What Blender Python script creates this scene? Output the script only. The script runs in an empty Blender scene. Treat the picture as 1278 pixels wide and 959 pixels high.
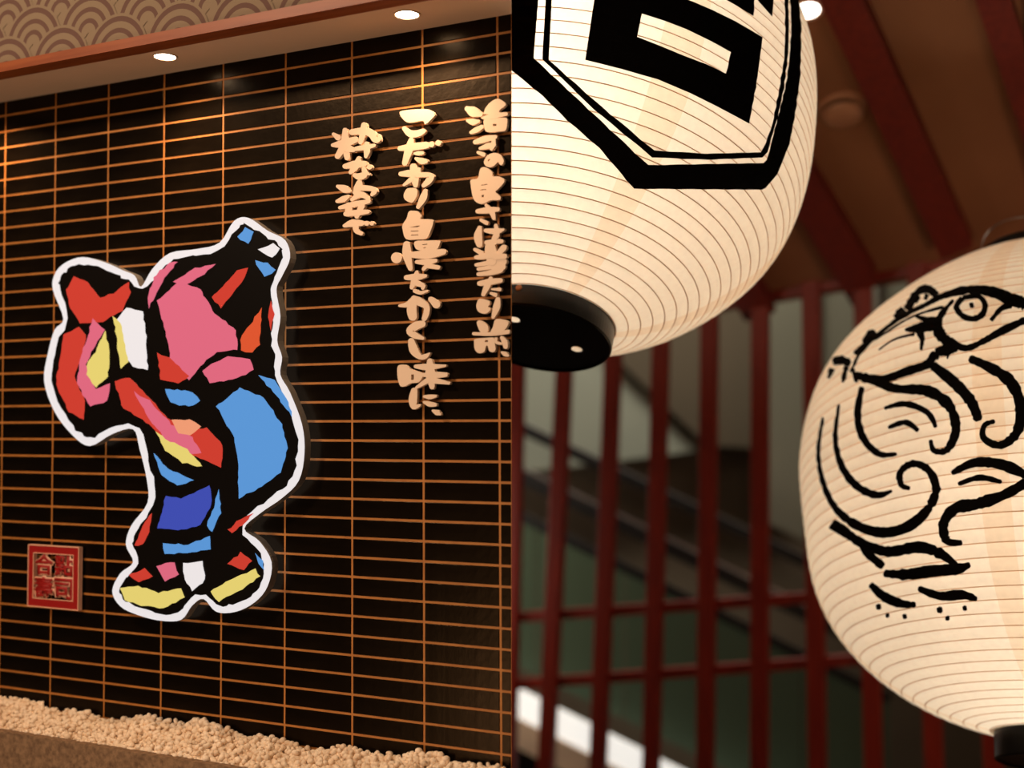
import bpy, bmesh, math, random
import numpy as np
from mathutils import Vector, Matrix
from mathutils.geometry import delaunay_2d_cdt

random.seed(7)
RNG = np.random.default_rng(7)
S = bpy.context.scene
COL = S.collection


def lin(c):
    out = []
    for v in c:
        v = v / 255.0
        out.append(v / 12.92 if v <= 0.04045 else ((v + 0.055) / 1.055) ** 2.4)
    return (out[0], out[1], out[2], 1.0)


# ------------------------------------------------------------------ camera
F, CX, CY, PITCH = 1500.0, 639.0, 479.5, math.radians(2.2)
EYE = np.array([0.0, 0.0, 1.45])
cam = bpy.data.cameras.new('camera')
cam.sensor_fit = 'HORIZONTAL'
cam.sensor_width = 36.0
cam.lens = 36.0 * F / 1278.0
cam.clip_start = 0.05
cam.clip_end = 60
cam.dof.use_dof = True
cam.dof.focus_distance = 2.80
cam.dof.aperture_fstop = (cam.lens / 1000.0) / 0.037
camo = bpy.data.objects.new('camera', cam)
COL.objects.link(camo)
camo.location = EYE
camo.rotation_euler = (math.radians(90) + PITCH, 0, 0)
S.camera = camo

# ------------------------------------------------------------------ world, exposure
S.view_settings.view_transform = 'Standard'
S.view_settings.look = 'None'
S.view_settings.exposure = 0.0
S.view_settings.gamma = 1.0
world = bpy.data.worlds.new('world')
S.world = world
world.use_nodes = True
bg = world.node_tree.nodes['Background']
bg.inputs['Color'].default_value = (1.0, 0.66, 0.42, 1)
bg.inputs['Strength'].default_value = 0.035


def lamp(name, kind, loc, energy, color, target=None, **kw):
    d = bpy.data.lights.new(name, kind)
    d.energy = energy
    d.color = color
    for k, v in kw.items():
        setattr(d, k, v)
    o = bpy.data.objects.new(name, d)
    COL.objects.link(o)
    o.location = loc
    if target is not None:
        o.rotation_euler = (Vector(target) - Vector(loc)).to_track_quat('-Z', 'Y').to_euler()
    return o


WARM = (1.0, 0.62, 0.34)
# room lights and an added soffit fill in front of the tiled wall (behind and to the left of the camera)
lamp('room_spot', 'AREA', (-2.3, 1.5, 3.3), 42.0, (1.0, 0.74, 0.52), target=(-0.5, 2.9, 1.3), size=0.22)
lamp('room_glow', 'AREA', (-1.6, -1.0, 3.0), 34.0, (1.0, 0.74, 0.52), target=(-0.4, 3.0, 1.2), size=1.0)
lamp('soffit_fill', 'AREA', (-1.5, 1.1, 0.45), 14.0, (1.0, 0.68, 0.45), target=(-0.8, 2.9, 2.4), size=0.7)  # added low fill for room bounce onto the soffit; no counter lamp stands here
# light of the hall behind the lattice, then two added fills
lamp('hall_light', 'AREA', (1.2, 10.0, 6.0), 300.0, (1.0, 0.93, 0.80), target=(0.9, 10.6, 1.0), size=1.5)
lamp('hall_fill', 'AREA', (-1.2, 8.0, 0.6), 26.0, (1.0, 0.90, 0.76), target=(2.5, 11.0, 0.4), size=1.0)  # added ambient fill, hidden behind the partition, lifts the dim hall
lamp('lattice_fill', 'AREA', (3.6, 4.6, 0.5), 13.0, (1.0, 0.62, 0.40), target=(1.6, 7.0, 2.0), size=0.8)  # added warm fill out of view, brightens the front of the lattice


# ------------------------------------------------------------------ helpers
def ray(u, v):
    x, z = (u - CX) / F, -(v - CY) / F
    c, s = math.cos(PITCH), math.sin(PITCH)
    return np.array([x, c - z * s, s + z * c])


def px_plane(u, v, p0, nrm):
    r = ray(u, v)
    return EYE + r * (((p0 - EYE) @ nrm) / (r @ nrm))


def px_depth(u, v, Y):
    r = ray(u, v)
    return EYE + r * (Y / r[1])


def tag(o, label=None, cat=None, group=None, kind=None):
    if label: o['label'] = label
    if cat: o['category'] = cat
    if group: o['group'] = group
    if kind: o['kind'] = kind
    return o


def link(name, me, parent=None, mat=None):
    o = bpy.data.objects.new(name, me)
    COL.objects.link(o)
    if parent: o.parent = parent
    if mat is not None and me is not None and not me.materials: me.materials.append(mat)
    return o


def mesh(name, verts, faces, mat=None, parent=None, smooth=False, loc=None):
    """verts are given in the parent's frame; the origin moves to loc (or stays)."""
    me = bpy.data.meshes.new(name)
    vs = [tuple(float(c) for c in v) for v in verts]
    if loc is not None:
        vs = [(a - loc[0], b - loc[1], c - loc[2]) for a, b, c in vs]
    me.from_pydata(vs, [], faces)
    bm = bmesh.new(); bm.from_mesh(me)
    bmesh.ops.recalc_face_normals(bm, faces=bm.faces)
    bm.to_mesh(me); bm.free()
    if smooth:
        for p in me.polygons: p.use_smooth = True
    o = link(name, me, parent, mat)
    if loc is not None: o.location = loc
    return o


def empty(name, loc=(0, 0, 0), rotz=0.0):
    o = bpy.data.objects.new(name, None)
    COL.objects.link(o)
    o.empty_display_size = 0.05
    o.location = [float(c) for c in loc]
    o.rotation_euler = (0, 0, rotz)
    return o


def box_from_corners(name, c8, mat, parent=None, bevel=0.0, loc=None):
    """c8: 8 corners, 0-3 one end (loop), 4-7 the other end (same order)."""
    f = [(0, 1, 2, 3), (7, 6, 5, 4), (0, 4, 5, 1), (1, 5, 6, 2), (2, 6, 7, 3), (3, 7, 4, 0)]
    o = mesh(name, c8, f, mat, parent, loc=loc)
    if bevel:
        m = o.modifiers.new('bevel', 'BEVEL'); m.width = bevel; m.segments = 2
    return o


def bar(name, a, b, w, t, across, mat, parent=None, bevel=0.0):
    """square bar from a to b; w along the vector 'across', t along the third direction."""
    a, b = np.array(a, float), np.array(b, float)
    d = (b - a) / np.linalg.norm(b - a)
    x = np.array(across, float); x = x - d * (x @ d); x /= np.linalg.norm(x)
    y = np.cross(d, x)
    q = [(-1, -1), (1, -1), (1, 1), (-1, 1)]
    c = [a + x * w / 2 * i + y * t / 2 * j for i, j in q] + [b + x * w / 2 * i + y * t / 2 * j for i, j in q]
    return box_from_corners(name, c, mat, parent, bevel, loc=tuple(np.minimum(a, b)) if parent is None else None)


def tube(pts, r, seg=8):
    pts = [np.array(p, float) for p in pts]
    vs, fs = [], []
    up = np.array([0.13, 0.31, 0.94])
    for i, p in enumerate(pts):
        d = pts[min(i + 1, len(pts) - 1)] - pts[max(i - 1, 0)]
        d /= np.linalg.norm(d)
        x = np.cross(d, up); x /= np.linalg.norm(x)
        y = np.cross(d, x)
        for k in range(seg):
            a = 2 * math.pi * k / seg
            vs.append(p + r * (math.cos(a) * x + math.sin(a) * y))
    n = len(pts)
    for i in range(n - 1):
        for k in range(seg):
            fs.append((i * seg + k, i * seg + (k + 1) % seg, (i + 1) * seg + (k + 1) % seg, (i + 1) * seg + k))
    fs.append(tuple(range(seg))[::-1]); fs.append(tuple((n - 1) * seg + k for k in range(seg)))
    return vs, fs


def smooth_line(pts, n=6, closed=False):
    """Catmull-Rom through points of any dimension."""
    P = [np.array(p, float) for p in pts]
    m = len(P)
    if m < 3 and not closed:
        return [P[0] + (P[1] - P[0]) * t for t in np.linspace(0, 1, n + 1)]
    out = []
    for i in range(m if closed else m - 1):
        if closed: a, b, c, d = P[(i - 1) % m], P[i], P[(i + 1) % m], P[(i + 2) % m]
        else: a, b, c, d = P[max(i - 1, 0)], P[i], P[i + 1], P[min(i + 2, m - 1)]
        for k in range(n):
            t = k / n
            out.append(0.5 * (2 * b + (c - a) * t + (2 * a - 5 * b + 4 * c - d) * t * t + (3 * b - a - 3 * c + d) * t ** 3))
    if not closed: out.append(P[-1])
    return out


def inside(p, poly):
    x, y = p; c = False; j = len(poly) - 1
    for i in range(len(poly)):
        xi, yi = poly[i][0], poly[i][1]; xj, yj = poly[j][0], poly[j][1]
        if (yi > y) != (yj > y) and x < (xj - xi) * (y - yi) / (yj - yi) + xi: c = not c
        j = i
    return c


def densify(poly, step):
    out = []
    for i in range(len(poly)):
        a, b = np.array(poly[i][:2], float), np.array(poly[(i + 1) % len(poly)][:2], float)
        k = max(1, int(np.hypot(*(b - a)) / step))
        out += [a + (b - a) * t / k for t in range(k)]
    return out


def fill2d(outer, holes=(), step=None):
    """triangulate a flat polygon with holes; with a step, add inner grid points. -> verts, tris, loops"""
    loops = [outer] + list(holes)
    if step: loops = [densify(l, step) for l in loops]
    vs, es, idx = [], [], []
    for l in loops:
        s = len(vs); vs += [Vector((float(p[0]), float(p[1]))) for p in l]
        es += [(s + i, s + (i + 1) % len(l)) for i in range(len(l))]
    if step:
        A = np.array([[p[0], p[1]] for p in loops[0]])
        for x in np.arange(A[:, 0].min() + step * .5, A[:, 0].max(), step):
            for y in np.arange(A[:, 1].min() + step * .5, A[:, 1].max(), step):
                if inside((x, y), loops[0]) and not any(inside((x, y), h) for h in loops[1:]):
                    vs.append(Vector((x, y)))
    r = delaunay_2d_cdt(vs, es, [], 0, 1e-6)
    v2, f2 = r[0], r[2]
    tris = []
    for f in f2:
        c = sum((v2[i] for i in f), Vector((0, 0))) / len(f)
        if inside(c, loops[0]) and not any(inside(c, h) for h in loops[1:]): tris.append(tuple(f))
    return [np.array(v) for v in v2], tris


def stroke_outline(pts, n=5, cap=True):
    """brush stroke (x, y, width) -> closed outline polygon with round ends"""
    if len(pts) == 1:
        x, y, w = pts[0]
        return [np.array([x + w / 2 * math.cos(a), y + w / 2 * math.sin(a)]) for a in np.linspace(0, 2 * math.pi, 14, endpoint=False)]
    L = smooth_line(pts, n)
    left, right = [], []
    for i, p in enumerate(L):
        d = L[min(i + 1, len(L) - 1)][:2] - L[max(i - 1, 0)][:2]
        d = d / (np.hypot(*d) + 1e-9); nn = np.array([-d[1], d[0]])
        left.append(p[:2] + nn * p[2] / 2); right.append(p[:2] - nn * p[2] / 2)
    out = list(left)
    def arc(c, d, w):
        a0 = math.atan2(d[1], d[0])
        return [c + w / 2 * np.array([math.cos(a0 + a), math.sin(a0 + a)]) for a in np.linspace(math.pi / 2, -math.pi / 2, 7)[1:-1]]
    d = L[-1][:2] - L[-2][:2]; out += arc(L[-1][:2], d, L[-1][2])
    out += right[::-1]
    d = L[0][:2] - L[1][:2]; out += arc(L[0][:2], d, L[0][2])
    return out


# ------------------------------------------------------------------ materials
def mat(name, color, rough=0.6, metal=0.0, noise=None, bump=None, spec=None, emit=None, coat=0.0):
    m = bpy.data.materials.new(name); m.use_nodes = True
    nt = m.node_tree; b = nt.nodes['Principled BSDF']
    b.inputs['Base Color'].default_value = color
    b.inputs['Roughness'].default_value = rough
    b.inputs['Metallic'].default_value = metal
    if coat: b.inputs['Coat Weight'].default_value = coat
    if spec is not None: b.inputs['Specular IOR Level'].default_value = spec
    if emit:
        b.inputs['Emission Color'].default_value = emit[0]; b.inputs['Emission Strength'].default_value = emit[1]
    tc = nt.nodes.new('ShaderNodeTexCoord')
    if noise:
        sc, c2, stretch = noise
        mp = nt.nodes.new('ShaderNodeMapping'); mp.inputs['Scale'].default_value = stretch
        nz = nt.nodes.new('ShaderNodeTexNoise'); nz.inputs['Scale'].default_value = sc; nz.inputs['Detail'].default_value = 5
        rp = nt.nodes.new('ShaderNodeValToRGB')
        rp.color_ramp.elements[0].position = 0.35; rp.color_ramp.elements[0].color = color
        rp.color_ramp.elements[1].position = 0.70; rp.color_ramp.elements[1].color = c2
        nt.links.new(tc.outputs['Object'], mp.inputs['Vector']); nt.links.new(mp.outputs[0], nz.inputs['Vector'])
        nt.links.new(nz.outputs['Fac'], rp.inputs[0]); nt.links.new(rp.outputs[0], b.inputs['Base Color'])
    if bump:
        sc, st = bump
        nz = nt.nodes.new('ShaderNodeTexNoise'); nz.inputs['Scale'].default_value = sc; nz.inputs['Detail'].default_value = 6
        bp = nt.nodes.new('ShaderNodeBump'); bp.inputs['Strength'].default_value = st; bp.inputs['Distance'].default_value = 0.002
        nt.links.new(tc.outputs['Object'], nz.inputs['Vector']); nt.links.new(nz.outputs['Fac'], bp.inputs['Height'])
        nt.links.new(bp.outputs[0], b.inputs['Normal'])
    return m


def paper_mat(name, c_thin, c_double, seam_w, nseam, phase):
    """washi: translucent paper; where two sheets overlap at a seam less light comes through."""
    m = bpy.data.materials.new(name); m.use_nodes = True
    nt = m.node_tree; N = nt.nodes; L = nt.links
    N.remove(N['Principled BSDF']); out = N['Material Output']
    tc = N.new('ShaderNodeTexCoord')
    sp = N.new('ShaderNodeSeparateXYZ'); L.new(tc.outputs['Object'], sp.inputs[0])
    def M(op, a, b=None):
        n = N.new('ShaderNodeMath'); n.operation = op
        for i, v in enumerate((a, b)):
            if v is None: continue
            if isinstance(v, (int, float)): n.inputs[i].default_value = v
            else: L.new(v, n.inputs[i])
        return n.outputs[0]
    ang = M('ARCTAN2', sp.outputs[1], sp.outputs[0])
    fr = M('FRACT', M('ADD', M('MULTIPLY', ang, nseam / (2 * math.pi)), phase))
    seam = M('LESS_THAN', fr, seam_w)
    nz = N.new('ShaderNodeTexNoise'); nz.inputs['Scale'].default_value = 60; nz.inputs['Detail'].default_value = 6
    L.new(tc.outputs['Object'], nz.inputs['Vector'])
    fib = M('ADD', M('MULTIPLY', nz.outputs['Fac'], 0.16), 0.92)
    mx = N.new('ShaderNodeMix'); mx.data_type = 'RGBA'
    mx.inputs[6].default_value = c_thin; mx.inputs[7].default_value = c_double; L.new(seam, mx.inputs[0])
    vm = N.new('ShaderNodeVectorMath'); vm.operation = 'SCALE'; L.new(mx.outputs[2], vm.inputs[0]); L.new(fib, vm.inputs['Scale'])
    tr = N.new('ShaderNodeBsdfTranslucent'); df = N.new('ShaderNodeBsdfDiffuse')
    L.new(vm.outputs[0], tr.inputs['Color']); L.new(vm.outputs[0], df.inputs['Color'])
    ms = N.new('ShaderNodeMixShader'); ms.inputs[0].default_value = 0.45
    L.new(tr.outputs[0], ms.inputs[1]); L.new(df.outputs[0], ms.inputs[2]); L.new(ms.outputs[0], out.inputs['Surface'])
    return m


def glow(name, color, strength):
    return mat(name, color, 0.6, emit=(color, strength))


M_tile = mat('glazed_black_tile', (0.0022, 0.0014, 0.0009, 1), 0.28, noise=(9, (0.0060, 0.0038, 0.0022, 1), (1, 1, 3)), bump=(40, 0.25), spec=0.15)
M_tile.node_tree.nodes['Principled BSDF'].inputs['Specular Tint'].default_value = (1.0, 0.66, 0.36, 1)
M_grout = mat('ochre_grout', lin((192, 124, 56)), 0.6, noise=(30, lin((172, 106, 44)), (1, 1, 1)))
M_cream = mat('cream_letter', lin((240, 212, 186)), 0.8)
M_soffit = mat('soffit_plaster', lin((240, 206, 176)), 0.85, noise=(2, lin((234, 200, 168)), (1, 1, 1)))
M_wood = mat('orange_wood', lin((148, 76, 36)), 0.5, noise=(5, lin((128, 60, 24)), (1, 14, 14)), bump=(60, 0.1))
M_paper_wall = mat('wallpaper_tan', lin((132, 112, 90)), 0.9)
M_paper_wave = mat('wallpaper_wave', lin((98, 70, 60)), 0.9)
M_pebble = mat('white_pebble', lin((250, 230, 206)), 0.7, noise=(24, lin((232, 204, 172)), (1, 1, 1)))
M_stone = mat('curb_stone', lin((150, 118, 88)), 0.85, noise=(90, lin((104, 78, 56)), (1, 1, 1)), bump=(120, 0.4))
M_floor = mat('dark_floor', lin((52, 42, 36)), 0.5, noise=(6, lin((44, 36, 30)), (1, 1, 1)))
M_black = mat('black_lacquer', (0.004, 0.0035, 0.003, 1), 0.3, spec=0.4)
M_ink = mat('black_ink', (0.0035, 0.0025, 0.002, 1), 0.9, spec=0.05)
M_rib = mat('bamboo_rib', lin((246, 198, 154)), 0.7)
M_red = mat('seal_red', lin((158, 16, 14)), 0.55)
M_edge = mat('seal_edge', lin((244, 186, 156)), 0.5)
M_beam = mat('red_brown_beam', lin((124, 36, 16)), 0.6, noise=(3, lin((104, 26, 12)), (10, 10, 1)))
M_lattice = mat('red_lattice_wood', lin((150, 36, 10)), 0.5, noise=(3, lin((130, 28, 8)), (10, 10, 1)))
M_ceil = mat('brown_ceiling', lin((150, 98, 62)), 0.9, noise=(1.5, lin((138, 88, 54)), (1, 1, 1)))
M_det = mat('detector_plastic', lin((170, 118, 84)), 0.6)
M_trimwhite = mat('lamp_trim', lin((230, 200, 170)), 0.5)
M_wire = mat('steel_wire', lin((170, 165, 160)), 0.35, metal=1.0)
M_lampdisc = glow('downlight_lamp', (1.0, 0.86, 0.68, 1), 22.0)

# ------------------------------------------------------------------ tiled wall frame
D_ = np.array([-0.894177, 0.447714, 0.0])          # along the wall, away from the right-hand end
N_ = np.array([0.447714, 0.894177, 0.0])           # into the wall
W0 = EYE + ray(638.5, 537.1) * 2.6; W0[2] = EYE[2]
ROT = math.atan2(-D_[1], -D_[0])                   # local x = -D_, local y = N_


def wl(u, off, z):
    """wall frame -> local coordinates (u leftwards, off towards the room, z from eye height)"""
    return (-u, -off, z)


def px_wall(x, y, off=0.0):
    p = px_plane(x, y, W0 - N_ * off, N_) - W0
    return float(p @ D_), float(p[2])


def wall_frame(name):
    o = empty(name, W0, ROT)
    return o


ULEN, ZT, ZB = 1.75, 0.9117, -0.84
PITCH_U, PITCH_Z, U0, Z0 = 0.1918, 0.04484, 0.0300, 0.8729
GAP, TH = 0.0060, 0.0022


def endx(off):
    """where the wall's right-hand end lies for a given distance in front of the wall (mitred)"""
    return 0.495 * off if off > 0 else 0.63 * off


def slab(name, poly_oz, m, parent=None, u1=ULEN, close=True):
    """extrude an (off, z) section along the wall from its mitred end to u1"""
    n = len(poly_oz)
    vs = [(endx(o), -o, z) for o, z in poly_oz] + [(-u1, -o, z) for o, z in poly_oz]
    fs = [(i, (i + 1) % n, n + (i + 1) % n, n + i) for i in range(n)] + [tuple(range(n)), tuple(range(2 * n - 1, n - 1, -1))]
    o = mesh(name, vs, fs, m, parent)
    if parent is None:
        o.location = W0; o.rotation_euler = (0, 0, ROT)
    return o


wall = slab('wall_left', [(0, ZB), (0, ZT + 0.02), (-0.06, ZT + 0.02), (-0.06, ZB)], M_grout)
tag(wall, 'wall of stacked glazed black tiles with ochre joints', None, None, 'structure')

# outline of the cut-out sign (photo pixels; kept here to know which tiles it hides)
SIGN_PX = [(66, 362), (68, 343), (80, 329), (103, 321), (132, 328), (152, 337), (168, 344), (176, 358), (190, 336), (212, 316),
           (245, 311), (274, 303), (292, 276), (310, 272), (334, 288), (356, 300), (362, 322), (352, 345), (345, 362), (350, 395),
           (346, 425), (352, 446), (350, 468), (362, 490), (377, 530), (380, 566), (373, 600), (352, 622), (326, 640), (305, 660),
           (324, 676), (339, 702), (334, 732), (318, 752), (294, 764), (270, 764), (254, 748), (240, 756), (226, 774), (200, 775), (172, 768),
           (150, 757), (140, 738), (150, 716), (166, 702), (157, 680), (164, 656), (184, 628), (183, 598), (174, 560), (166, 536),
           (140, 542), (112, 557), (90, 543), (68, 514), (55, 476), (60, 440), (68, 412), (79, 398)]
sign_smooth = [p for p in smooth_line(SIGN_PX, 4, closed=True)]

# tiles
tile_meshes = {}
def tile_mesh(w, h):
    k = (round(w, 4), round(h, 4))
    if k in tile_meshes: return tile_meshes[k]
    me = bpy.data.meshes.new('tile')
    b = 0.0009
    v = []
    for y, i in ((0.002, 0.0), (-TH + b, 0.0), (-TH, b)):
        v += [(-w / 2 + i, y, -h / 2 + i), (w / 2 - i, y, -h / 2 + i), (w / 2 - i, y, h / 2 - i), (-w / 2 + i, y, h / 2 - i)]
    f = [(8, 9, 10, 11)]
    for r in (0, 4):
        for k2 in range(4):
            f.append((r + k2, r + (k2 + 1) % 4, r + 4 + (k2 + 1) % 4, r + 4 + k2))
    me.from_pydata(v, [], f)
    me.materials.append(M_tile)
    tile_meshes[k] = me
    return me


cells = []
for c in range(-1, 9):
    ua, ub = U0 + c * PITCH_U + GAP / 2, U0 + (c + 1) * PITCH_U - GAP / 2
    ua = max(ua, 0.0015); ub = min(ub, ULEN - 0.005)
    for r in range(-1, 38):
        za, zb = Z0 - (r + 1) * PITCH_Z + GAP / 2, Z0 - r * PITCH_Z - GAP / 2
        zb = min(zb, ZT)
        if zb < -0.78: continue
        zc = (za + zb) / 2
        lean = 0.0066 * (zc - 0.1)
        a, b = ua + lean, ub + lean
        if c == -1: a = 0.0015
        P = W0 + D_ * (a + b) / 2; P[2] = EYE[2] + zc
        v = P - EYE
        dep = v[1]
        pxs = []
        for uu in (a, b):
            for zz in (za, zb):
                q = W0 + D_ * uu - EYE; pxs.append((CX + F * q[0] / q[1], 537.1 - F * zz / q[1]))
        hidden = all(inside(p, sign_smooth) for p in pxs) or max(p[0] for p in pxs) < 2
        cells.append((hidden, dep, a, b, za, zb))
shown = sorted([c for c in cells if not c[0]], key=lambda c: c[1])
rest = [c for c in cells if c[0]] + shown[300:]
for (_, _, a, b, za, zb) in shown[:300]:
    o = bpy.data.objects.new('tile', tile_mesh(b - a, zb - za))
    COL.objects.link(o); o.parent = wall
    o.location = wl((a + b) / 2, 0.0, (za + zb) / 2)
    o.rotation_euler = (random.gauss(0, 0.0035), 0, random.gauss(0, 0.002))
vs, fs = [], []
for (_, _, a, b, za, zb) in rest:
    me = tile_mesh(b - a, zb - za); s = len(vs)
    R = Matrix.Rotation(random.gauss(0, 0.0035), 3, 'X')
    vs += [tuple(R @ v.co + Vector(wl((a + b) / 2, 0.0, (za + zb) / 2))) for v in me.vertices]
    fs += [tuple(s + i for i in p.vertices) for p in me.polygons]
o = mesh('tile', vs, fs, M_tile, wall); o['kind'] = 'stuff'

# soffit, wood trim and papered bulkhead above the tiles
soffit = slab('ceiling_soffit', [(0.0, ZT), (0.156, ZT), (0.156, ZT + 0.05), (0.0, ZT + 0.05)], M_soffit)
tag(soffit, 'narrow pale plaster soffit above the tiled wall', None, None, 'structure')
trim = slab('trim_1', [(0.156, ZT - 0.001), (0.205, ZT - 0.001), (0.205, ZT + 0.023), (0.190, ZT + 0.028), (0.156, ZT + 0.028)], M_wood)
tag(trim, 'orange wooden trim along the soffit edge', None, None, 'structure')
bulk = slab('wall_bulkhead', [(0.175, ZT + 0.028), (0.188, ZT + 0.028), (0.188, ZT + 0.5), (0.175, ZT + 0.5)], M_paper_wall)
tag(bulk, 'bulkhead papered with overlapping wave scales', None, None, 'structure')
# wave-scale print: every lower row lies over the one above it
vs, fs, mi = [], [], []
SW, SH = 0.190, 0.066
for row in range(0, 6):
    zc = ZT - 0.004 + row * SH
    yo = -0.1886 - (6 - row) * 0.00015
    for k in range(-1, 13):
        uc = 0.02 + (k + 0.5 * (row % 2)) * SW
        if uc < 0.09 or uc > ULEN - 0.08: continue
        R = SW * 0.52
        for ring, (r0, r1) in enumerate(((0, .24), (.24, .36), (.36, .52), (.52, .64), (.64, .80), (.80, .93), (.93, 1.0))):
            n = 26; s = len(vs)
            for a in np.linspace(-0.7, math.pi + 0.7, n + 1):
                for r in (r0, r1): vs.append((-uc + R * r * math.cos(a), yo, max(zc + R * r * math.sin(a), ZT + 0.0275)))
            for i in range(n):
                fs.append((s + 2 * i, s + 2 * i + 1, s + 2 * i + 3, s + 2 * i + 2)); mi.append(ring % 2)
o = mesh('wave_print', vs, fs, M_paper_wall, bulk)
o.data.materials.append(M_paper_wave)
for p, k in zip(o.data.polygons, mi): p.material_index = k
o['kind'] = 'stuff'

# recessed downlights in the soffit
def downlight(local, energy, label):
    t = empty('downlight', W0 + D_ * local[0] - N_ * local[1] + np.array([0, 0, local[2]]), ROT)
    tag(t, label, 'lamp', 'downlights in the soffit')
    n = 28; r0, r1 = 0.025, 0.030
    v, f = [], []
    for a in np.linspace(0, 2 * math.pi, n, endpoint=False):
        for r, z in ((r0, 0.0), (r0 + .001, -0.003), (r1, -0.003), (r1, 0.0)):
            v.append((r * math.cos(a), r * math.sin(a), z))
    for i in range(n):
        for k in range(3):
            f.append((4 * i + k, 4 * i + k + 1, 4 * ((i + 1) % n) + k + 1, 4 * ((i + 1) % n) + k))
    mesh('trim_ring', v, f, M_trimwhite, t)
    v = [(0, 0, -0.0035)] + [(r0 * math.cos(a), r0 * math.sin(a), -0.0015) for a in np.linspace(0, 2 * math.pi, n, endpoint=False)]
    mesh('lamp_lens', v, [(0, 1 + i, 1 + (i + 1) % n) for i in range(n)], M_lampdisc, t)
    l = lamp('downlight_beam', 'SPOT', (0, 0, -0.012), energy, WARM, spot_size=math.radians(130), spot_blend=1.0, shadow_soft_size=0.02)
    l.parent = t
    return t


def px_z(x, y, z):
    r = ray(x, y); p = EYE + r * (z / r[2]) - W0
    return float(p @ D_), float(-(p @ N_)), z


SPOT_E = 13.0
uA = px_z(206, 70, ZT); uB = px_z(508, 17.5, ZT)
downlight(uB, SPOT_E, 'round downlight in the soffit above the lettering, nearer the wall end')
downlight(uA, SPOT_E, 'round downlight in the soffit above the cut-out sign')
uC = (2 * uA[0] - uB[0], uA[1], ZT)
if uC[0] < ULEN + 0.4:
    lamp('downlight_beam', 'SPOT', tuple(W0 + D_ * uC[0] - N_ * uC[1] + np.array([0, 0, ZT - .012])), SPOT_E, WARM, spot_size=math.radians(130), spot_blend=1.0, shadow_soft_size=0.02)

# ledge: stone curb, gravel bed
ledge = slab('trim_2', [(0.0, -1.45), (0.172, -1.45), (0.172, -0.757), (0.150, -0.757), (0.150, -0.790), (0.0, -0.790)], M_stone)
tag(ledge, 'grey-brown stone curb holding the pebble bed', None, None, 'structure')
bm = bmesh.new(); bmesh.ops.create_icosphere(bm, subdivisions=2, radius=1.0)
ico_v = np.array([v.co[:] for v in bm.verts]); ico_f = np.array([[v.index for v in f.verts] for f in bm.faces]); bm.free()
pv, pf = [], []
nb = 0
us = np.arange(-0.07, ULEN, 0.0118)
for layer in range(3):
    for u in us:
        for off in np.arange(0.004, 0.152, 0.0118):
            if -u > endx(off) - 0.006: continue
            hz = -0.757 + 0.010 * math.sin(u * 9.0) * (1 - off / .15) + 0.030 * (1 - off / 0.15) ** 1.2
            hz += 0.006 * math.sin(u * 31 + 1.3) * (1 - off / .15)
            if layer == 2 and random.random() > 0.35: continue
            r = random.uniform(0.0062, 0.0090)
            c = np.array([-u + random.uniform(-.004, .004), -max(off + random.uniform(-.004, .004), r + .007), hz + (layer - 1.6) * 0.008 + random.uniform(-.003, .003)])
            sc = np.array([random.uniform(.8, 1.25), random.uniform(.8, 1.2), random.uniform(.65, .95)]) * r
            q = RNG.normal(size=(3, 3)); q, _ = np.linalg.qr(q)
            pv.append((ico_v * (1 + .03 * RNG.normal(size=(len(ico_v), 1)))) * sc @ q.T * 1.0 + c)
            pf.append(ico_f + nb); nb += len(ico_v)
V = np.concatenate(pv); Fc = np.concatenate(pf)
me = bpy.data.meshes.new('pebbles')
me.vertices.add(len(V)); me.vertices.foreach_set('co', V.astype(np.float32).ravel())
me.loops.add(Fc.size); me.loops.foreach_set('vertex_index', Fc.astype(np.int32).ravel())
me.polygons.add(len(Fc)); me.polygons.foreach_set('loop_start', np.arange(0, Fc.size, 3, dtype=np.int32))
me.update(calc_edges=True); me.validate()
for p in me.polygons: p.use_smooth = True
o = link('pebbles', me, None, M_pebble); o.location = W0; o.rotation_euler = (0, 0, ROT)
tag(o, 'bed of small cream pebbles at the foot of the tiled wall', 'pebbles', None, 'stuff')


# ------------------------------------------------------------------ raised lettering
def prism(loops_uz, off0, off1, vs, fs):
    """closed outlines [(outer), holes...] in (u, z) -> solid between two distances from the wall"""
    outer, holes = loops_uz[0], loops_uz[1:]
    v2, tr = fill2d(outer, holes)
    s = len(vs); n = len(v2)
    vs += [wl(v[0], off1, v[1]) for v in v2] + [wl(v[0], off0, v[1]) for v in v2]
    fs += [tuple(s + i for i in t) for t in tr] + [tuple(s + n + i for i in t[::-1]) for t in tr]
    for l in loops_uz:
        b = len(vs); m = len(l)
        vs += [wl(p[0], off1, p[1]) for p in l] + [wl(p[0], off0, p[1]) for p in l]
        fs += [(b + i, b + (i + 1) % m, b + m + (i + 1) % m, b + m + i) for i in range(m)]


T_OFF0, T_OFF1 = 0.010, 0.019


def character(frame_obj, region, strokes, polys=()):
    """region = (ox, oy, scale): strokes and polygons are read in an enlarged view of the photograph"""
    ox, oy, s = region
    vs, fs = [], []
    allp = []
    def conv(l): return [px_wall(ox + p[0] / s, oy + p[1] / s, T_OFF1) for p in l]
    for k, st in enumerate(strokes):
        l = conv(stroke_outline(st)); allp.append(l)
        prism([l], T_OFF0, T_OFF1 + 0.00012 * k, vs, fs)
    for k, pl in enumerate(polys):
        outer = [p for p in smooth_line(pl[0], 3, closed=True)]
        ls = [conv(outer)] + [conv(h) for h in pl[1:]]; allp.append(ls[0])
        prism(ls, T_OFF0, T_OFF1 + 0.00007 + 0.00012 * k, vs, fs)
    return mesh('character', vs, fs, M_cream, frame_obj)


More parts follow.
